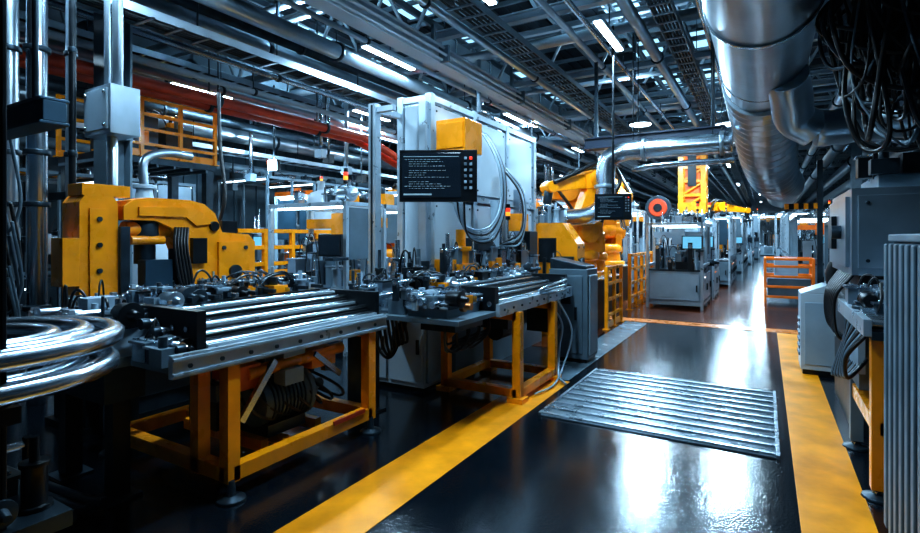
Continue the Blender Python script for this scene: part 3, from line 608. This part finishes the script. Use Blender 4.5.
for y in (2,4.2,6.2):
    b.cyl((-.33,y,4.0),(-.33,y,5.03),.012,DST,n=6); b.cyl((.3,y,4.0),(.3,y,5.03),.012,DST,n=6)
b.done()
b=B('flexible_duct')
K=116; P=[]
ctrl=[V((-.02,7.6,3.6)),V((-.02,8.8,3.54)),V((0,10.,3.38)),V((.05,11.3,3.12)),V((.15,12.8,2.95)),V((.3,14.6,2.95)),V((.45,17,3.05)),V((.5,22,3.15))]
for i in range(K):
    t=i/(K-1)*(len(ctrl)-1); k=min(int(t),len(ctrl)-2); f=t-k
    a=ctrl[max(k-1,0)];p=ctrl[k];q=ctrl[k+1];e=ctrl[min(k+2,len(ctrl)-1)]
    P.append(.5*((2*p)+(q-a)*f+(2*a-5*p+4*q-e)*f*f+(-a+3*p-3*q+e)*f**3))
b.tube(P,.47,GAL,n=28,smooth=False,radf=lambda i:(1.0,1.0,.87,.87)[i%4])
for y in (11,14,17,20): b.cyl((.3,y,3.35),(.3,y,5.03),.012,DST,n=6)
b.done()
b=B('branch_duct')
K=46;P=[(.5+i*.09,7.3+.1*math.sin(i*.1),2.86+.08*math.sin(i*.07)) for i in range(K)]
b.tube(P,.21,GAL,n=22,smooth=False,radf=lambda i:1.0 if i%2 else .93)
b.tube([(.2,6.6,3.35),(.25,6.9,3.2),(.3,7.2,3.0),(.5,7.3,2.86)],.21,GAL,n=22); b.cyl((2,7.35,3.),(2,7.35,5.03),.012,DST); b.done()
# ---------------------------------------------------------------- right side
b=B('process_machine',.012)
b.box(.62,2.2,5.25,6.6,0,1.05,DST); b.box(.6,2.2,5.2,6.6,1.3,2.0,GAL); b.box(.66,2.1,5.3,6.5,1.05,1.3,BLM); b.box(.57,.6,5.3,6.5,1.36,1.94,GAL); b.box(.64,2.1,5.17,5.2,1.36,1.94,GAL)
b.box(.8,1.6,5.4,6.3,2.0,2.12,GRY); mech(b,.75,2.0,5.3,6.4,2.12,.4,26,141,sz=1.4,acc=None,pal=DPAL)
b.bolts([(x,5.17,z) for x in(.7,1.1,1.5) for z in(1.42,1.88)],(0,-.012,0),.016,DST)
b.cyl((.57,5.6,1.65),(.5,5.6,1.65),.06,DST); b.box(.53,.57,5.9,6.2,1.5,1.8,BLM)
for i in range(8): b.tube([(.62,5.3+.12*i,1.3),(.5,5.3+.1*i,1.1),(.52,5.4+.1*i,.8),(.62,5.5+.05*i,.7)],.015,BLK,n=6)
b.done()
b=B('side_conveyor')
b.box(.5,.54,3.85,5.1,1.02,1.12,ALU); b.box(1.3,1.34,3.85,5.1,1.02,1.12,ALU); b.box(.54,1.3,3.85,5.1,1.0,1.05,DST)
for i in range(12): b.cyl((.54,3.92+.1*i,1.09),(1.3,3.92+.1*i,1.09),.033,STL,n=12)
for y in(4.05,4.95):
    for x in (.6,1.25): b.box(x-.04,x+.04,y-.04,y+.04,.06,1.0,YEL if y<4.5 else GRY); foot(b,x,y,.08)
    b.box(.6,1.25,y-.04,y+.04,.4,.48,YEL)
b.box(.57,.65,4.05,4.95,.4,.5,YEL); b.lathe((.75,4.2,.65),(0,1,0),[(0,.09),(.3,.09),(.3,.05),(.4,.05)],ORG,16)
b.box(.56,.8,4.5,4.85,.55,.95,GRY); b.box(.53,.57,4.3,4.7,.7,.95,LGR)
mech(b,.56,.8,3.95,5.0,1.12,.2,24,151,acc=None,pal=SPAL)
for i in range(10): b.tube([(.53,4.0+.1*i,1.0),(.44+.01*i,4.05+.1*i,.85),(.46,4.15+.1*i,.7-.02*i),(.58,4.3+.06*i,.8)],.013,[BLK,GRY][i%2],n=6)
b.done()
b=B('blower_unit',.02)
b.box(.36,.85,7.3,7.8,.06,.95,WHT); b.box(.38,.83,7.32,7.78,0,.06,BLM); b.box(.4,.81,7.285,7.3,.12,.85,LGR); b.prism([(.36,.95),(.85,.95),(.85,1.05),(.6,1.05)],'y',7.3,7.8,WHT)
for i in range(6): b.box(.345,.36,7.4,7.7,.2+.08*i,.24+.08*i,GRY)
b.tube([(.7,7.55,1.0),(.7,7.55,1.25),(.85,7.5,1.4),(1.1,7.5,1.4)],.07,BLK,n=12); b.done()
b=B('ribbed_cabinet',.008)
b.box(.6,1.3,2.55,3.62,.03,1.58,BLU); b.box(.58,1.32,2.53,3.64,1.58,1.62,GRY); b.box(.62,1.28,2.57,3.6,0,.03,BLM)
for i in range(9): b.box(.555,.6,2.58+.12*i,2.64+.12*i,.05,1.57,GRY)
b.box(.6,1.3,3.62,3.64,.1,1.5,GRY); b.done()
b=B('guard_crate')
for x in(-.0,1.0):
    for y in(15,16): b.box(x-.03,x+.03,y-.03,y+.03,0,1.1,ORG)
for z in(.15,.4,.65,.9,1.08):
    for y in(15,16): b.box(0,1,y-.02,y+.02,z-.03,z+.03,ORG)
    for x in(0,1.): b.box(x-.02,x+.02,15,16,z-.03,z+.03,ORG)
b.box(.05,.95,15.05,15.95,.12,.6,GRY); b.box(.2,.7,15.2,15.7,.6,1.1,LGR); b.done()
b=B('hoist_post')
b.box(.92,1.02,12.9,13.0,0,3.2,DST); b.box(.7,1.25,12.75,13.2,0,.04,DST); b.box(.35,1.02,12.92,13.0,2.2,2.32,BLM)
for i in range(4): b.box(.35+.17*i,.43+.17*i,12.9,12.92,2.2,2.32,YEL)
b.done()
b=B('cable_bundle')
R=random.Random(9)
b.box(.6,1.6,4.6,5.3,3.5,3.56,DST)
for x in(.7,1.5): b.cyl((x,4.95,3.56),(x,4.95,5.03),.015,DST,n=6)
for i in range(70):
    x=R.uniform(.5,1.3);y=R.uniform(4.6,5.3);x2=R.uniform(.6,1.5);y2=R.uniform(4.6,5.3);zl=R.uniform(2.35,3.1)
    b.tube([(x,y,3.52),(x+R.uniform(-.2,.1),y,3.25),(x*.7+x2*.3+R.uniform(-.25,.15),y,zl),(x*.3+x2*.7,y2,zl-R.uniform(-.1,.15)),(x2+R.uniform(-.1,.1),y2,zl+.35),(x2,y2,3.52)],R.uniform(.009,.02),[BLK,DST,BLK][i%3] if i%7 else GRY,n=6)
for i in range(6): b.cyl((.7+.13*i,4.9,3.1+R.uniform(-.3,.2)),(.7+.13*i,4.9,3.5),.04,BLM,n=10)
b.done()
# ---------------------------------------------------------------- ceiling structure
b=B('roof_truss',.0)
L=XR-XL-.1; z0,z1=5.1,6.2; n=16
b.ibeam((XL+.05,0,z0),(XR-.05,0,z0),.14,.14,LGR,.02); b.ibeam((XL+.05,0,z1),(XR-.05,0,z1),.12,.12,LGR,.02)
for i in range(n):
    xa=XL+.05+L*i/n; xm=XL+.05+L*(i+.5)/n; xb=XL+.05+L*(i+1)/n
    b.beam((xa,0,z0),(xm,0,z1),.05,.05,LGR); b.beam((xm,0,z1),(xb,0,z0),.05,.05,LGR)
for x in(-13.5,-6.9,2.6): b.box(x-.03,x+.03,-.03,.03,z1,6.66,GRY)
tr=b.done(); tr.location.y=1.0
for i in range(1,17): inst(tr,(tr.location.x,1+3.3*i,tr.location.z))
b=B('roof_purlins',0)
x=XL+.6
while x<XR: b.ibeam((x,YB+.02,6.75),(x,YF-.02,6.75),.08,.16,GRY,.015); x+=1.3
y=YB+.5
while y<YF: b.beam((XL+.02,y,6.92),(XR-.02,y,6.92),.06,.1,GRY); y+=1.1
b.done()
b=B('crane_rail',.0)
b.ibeam((-4.6,YB+.02,4.55),(-4.6,YF-.02,4.55),.26,.3,WHT,.03)
for dx,dz in ((.16,4.44),(.24,4.5),(.2,4.62)): b.cyl((-4.6+dx,YB+.02,dz),(-4.6+dx,YF-.02,dz),.022,WHT,n=10)
for y in range(-2,45,3): b.box(-4.63,-4.57,y-.03,y+.03,4.7,5.03,GRY); b.box(-4.5,-4.32,y,y+.05,4.4,4.66,GRY)
b.done()
def tray(x,z,w,m=GAL,cab=5):
    b=B('cable_tray',0); a,e=YB+.02,YF-.02
    b.box(x-w/2,x-w/2+.015,a,e,z,z+.1,m); b.box(x+w/2-.015,x+w/2,a,e,z,z+.1,m)
    y=a
    while y<34: b.box(x-w/2,x+w/2,y,y+.04,z,z+.02,m); y+=.35
    for k in range(cab): b.cyl((x-w/2+w*(k+1)/(cab+1),a,z+.04),(x-w/2+w*(k+1)/(cab+1),e,z+.04),.018,BLK,n=6)
    for y in range(-2,34,3): b.cyl((x,y,z+.1),(x,y,5.03),.012,DST,n=6)
    b.done()
tray(-3.6,4.75,.45,GRY); tray(-1.25,4.8,.3,GRY); tray(-6.2,4.1,.4); tray(-9.,4.6,.5); tray(-11.,3.6,.5)
for x,z,r,m in ((-5.0,4.75,.06,STL),(-5.15,4.55,.04,GAL),(-4.1,4.9,.07,GAL),(-2.7,4.9,.05,GAL),(-2.3,4.8,.04,STL),(-1.7,4.9,.09,GAL),(-5.75,4.5,.12,GAL),(-6.55,4.7,.08,DST),(-7.1,4.3,.05,STL),(-7.4,4.85,.14,GAL),(-8.6,4.3,.07,GAL),(-9.6,4.8,.2,GAL),(-10.5,4.2,.1,DST),(-10.5,4.8,.12,GAL),(-12,4.3,.2,GAL),(-13,3.6,.12,GRY),(-7.7,4.15,.05,WHT),(1.4,4.6,.1,GAL),(1.8,4.2,.15,GRY),(3.1,4.7,.2,GAL),(3.6,4.2,.25,GAL),(-.8,4.9,.04,STL)):
    b=B('overhead_pipe',0); b.cyl((x,YB+.02,z),(x,YF-.02,z),r,m,n=12)
    for y in range(-2,30,4): b.cyl((x,y,z),(x,y+.05,z),r*1.3,DST,n=12); b.cyl((x,y,z),(x,y,5.03),.01,DST,n=5)
    b.done()
for y,z,x0,x1,r in ((3.,5.35,-12,-1,.05),(5.8,5.35,-13,1,.06),(6.2,5.3,-13,-1,.04),(9.6,5.4,-12,0,.1),(12.5,5.35,-12,-1,.06),(16,5.4,-13,2,.12),(20,5.4,-13,3,.15)):
    b=B('overhead_pipe',0); b.cyl((x0,y,z),(x1,y,z),r,GAL,n=12)
    for x in (x0+.3,x1-.3): b.cyl((x,y,z),(x,y,6.66),.01,DST,n=6)
    b.done()
for a,m in (((-8.0,-7.0,-2.9,2.2,5.3,5.9),DST),((-11.9,-10.9,0,20,5.3,5.9),GRY),((-6.5,-5.7,9,24,5.25,5.8),GAL)):
    b=B('supply_duct',.01); b.box(*a,m)
    y=a[2]+.5
    while y<a[3]-.2: b.box(a[0]-.03,a[1]+.03,y,y+.05,a[4]-.03,a[5]+.03,STL if m is GAL else m); y+=1.6
    b.box(a[0]+.2,a[0]+.24,a[2]+1,a[2]+1.04,a[5],6.66,DST); b.box(a[0]+.2,a[0]+.24,a[3]-1,a[3]-.96,a[5],6.66,DST); b.done()
R=random.Random(77)
for i in range(30):
    x=R.choice([-12.3,-10.6,-8.4,-7.2,-6.6,-4.8,-8.45])+R.uniform(-.1,.1); y=R.uniform(7.2,20)
    z=R.uniform(3.,3.7); b=B('drop_pipe',0); b.cyl((x,y,z),(x,y,5.03),R.choice([.02,.03,.045]),R.choice([GAL,DST,LGR,STL]),n=8); b.box(x-.1,x+.1,y-.08,y+.08,z-.18,z,R.choice([GRY,LGR,YEL,BLM])); b.done()
# ---------------------------------------------------------------- lights
COL=(.52,.79,1)
def area(nm,parent,loc,e,sx,sy=None,rot=(0,0,0)):
    ld=bpy.data.lights.new(nm,'AREA'); ld.energy=e; ld.color=COL; ld.size=sx
    if sy: ld.shape='RECTANGLE'; ld.size_y=sy
    lo=bpy.data.objects.new(nm,ld); bpy.context.scene.collection.objects.link(lo); lo.parent=parent; lo.location=loc; lo.rotation_euler=rot
def fixture(x,y,z,L=1.4,power=90,light=True):
    b=B('linear_ceiling_light',.004)
    w=.1
    dx,dy=(w/2,L/2)
    b.box(x-dx-.02,x+dx+.02,y-dy-.02,y+dy+.02,z,z+.07,LGR); b.box(x-dx,x+dx,y-dy,y+dy,z-.02,z,LAMP)
    b.cyl((x,y,z+.07),(x,y,max(z+.1,5.03)),.01,DST,n=6)
    o=b.done()
    if light: area('lamp_light',o,(0,0,-.03),power,dx*2+.1,dy*2+.1)
for x,y,p in ((-1.95,3.2,190),(-2.0,7.8,190),(-3.1,17.8,260),(-1.3,24,380),(-1.3,33,480),(-.3,41,540),(-.3,50,600),
              (-5.4,2.6,150),(-5.4,6.9,170),(-5.4,12,170),(-8.3,9.9,220),(-9.9,6.5,150),(-9.9,12.5,220),(-8.3,18,300),(-3.0,5.3,80),
              (2.2,5.5,70),(2.2,11,110),(2.2,18,170),(-9.8,2.2,50)):
    fixture(x,y,4.6,1.3,p)
def highbay(x,y,z,p):
    b=B('high_bay_light',.004)
    b.lathe((x,y,z),(0,0,1),[(0,.28),(.02,.3),(.14,.2),(.2,.1),(.32,.1),(.34,.03)],GRY,24); b.lathe((x,y,z-.012),(0,0,1),[(0,.26),(.012,.26)],LAMP,24); b.cyl((x,y,z+.34),(x,y,5.03),.01,DST,n=6)
    o=b.done(); area('lamp_light',o,(0,0,-.03),p,.5)
highbay(-2.75,13.8,4.5,380); highbay(-.85,14.9,4.5,380); highbay(-5.8,10.6,4.5,220)
for x,y in ((-2.,20.5),(-5.4,17),(-8.3,14),(-8.3,24),(-12.5,8),(-12.5,13),(.9,22)): fixture(x,y,4.55,1.,light=False)
for x,y,p in ((-2.5,6.2,90),(-6.7,5.9,90),(-2.5,12.2,120),(-10,9.,100),(-6.7,16,160),(-1.0,21.4,160)):
    b=B('fill_uplight',.004); b.box(x-.2,x+.2,y-.2,y+.2,4.98,5.03,DST); b.box(x-.16,x+.16,y-.16,y+.16,5.03,5.04,LAMP); b.box(x-.02,x+.02,y-.24,y-.2,4.98,6.66,DST); o=b.done()  # added upward fill to brighten the roof steel, not an existing fixture
    area('fill_uplight_lamp',o,(0,0,.08),p,.4,rot=(pi,0,0))  # fill light for the ceiling, aimed up
b=B('flood_light'); b.box(-9.65,-9.35,7.9,8.0,3.1,3.35,BLM); b.box(-9.62,-9.38,7.885,7.9,3.12,3.33,LAMP); b.cyl((-9.5,7.95,3.35),(-9.5,7.95,5.03),.02,DST,n=8); f=b.done()
area('flood_lamp',f,(0,-.12,.12),280,.3,rot=(math.radians(75),0,math.radians(20)))
w=bpy.data.worlds.new('World'); bpy.context.scene.world=w; w.use_nodes=True; w.node_tree.nodes['Background'].inputs[0].default_value=(.1,.2,.28,1); w.node_tree.nodes['Background'].inputs[1].default_value=.5
vs=bpy.context.scene.view_settings; vs.view_transform='Standard'
try: vs.look='Medium High Contrast'
except Exception as e: print('look',e)
# ---------------------------------------------------------------- camera
cd=bpy.data.cameras.new('camera'); cd.sensor_width=36; cd.lens=36*520/920; cd.shift_y=-28.5/920; cd.clip_start=.05; cd.clip_end=200
co=bpy.data.objects.new('camera',cd); co.location=(0,0,1.6); co.rotation_euler=(pi/2,0,math.radians(30.4)); bpy.context.scene.collection.objects.link(co)
bpy.context.scene.camera=co
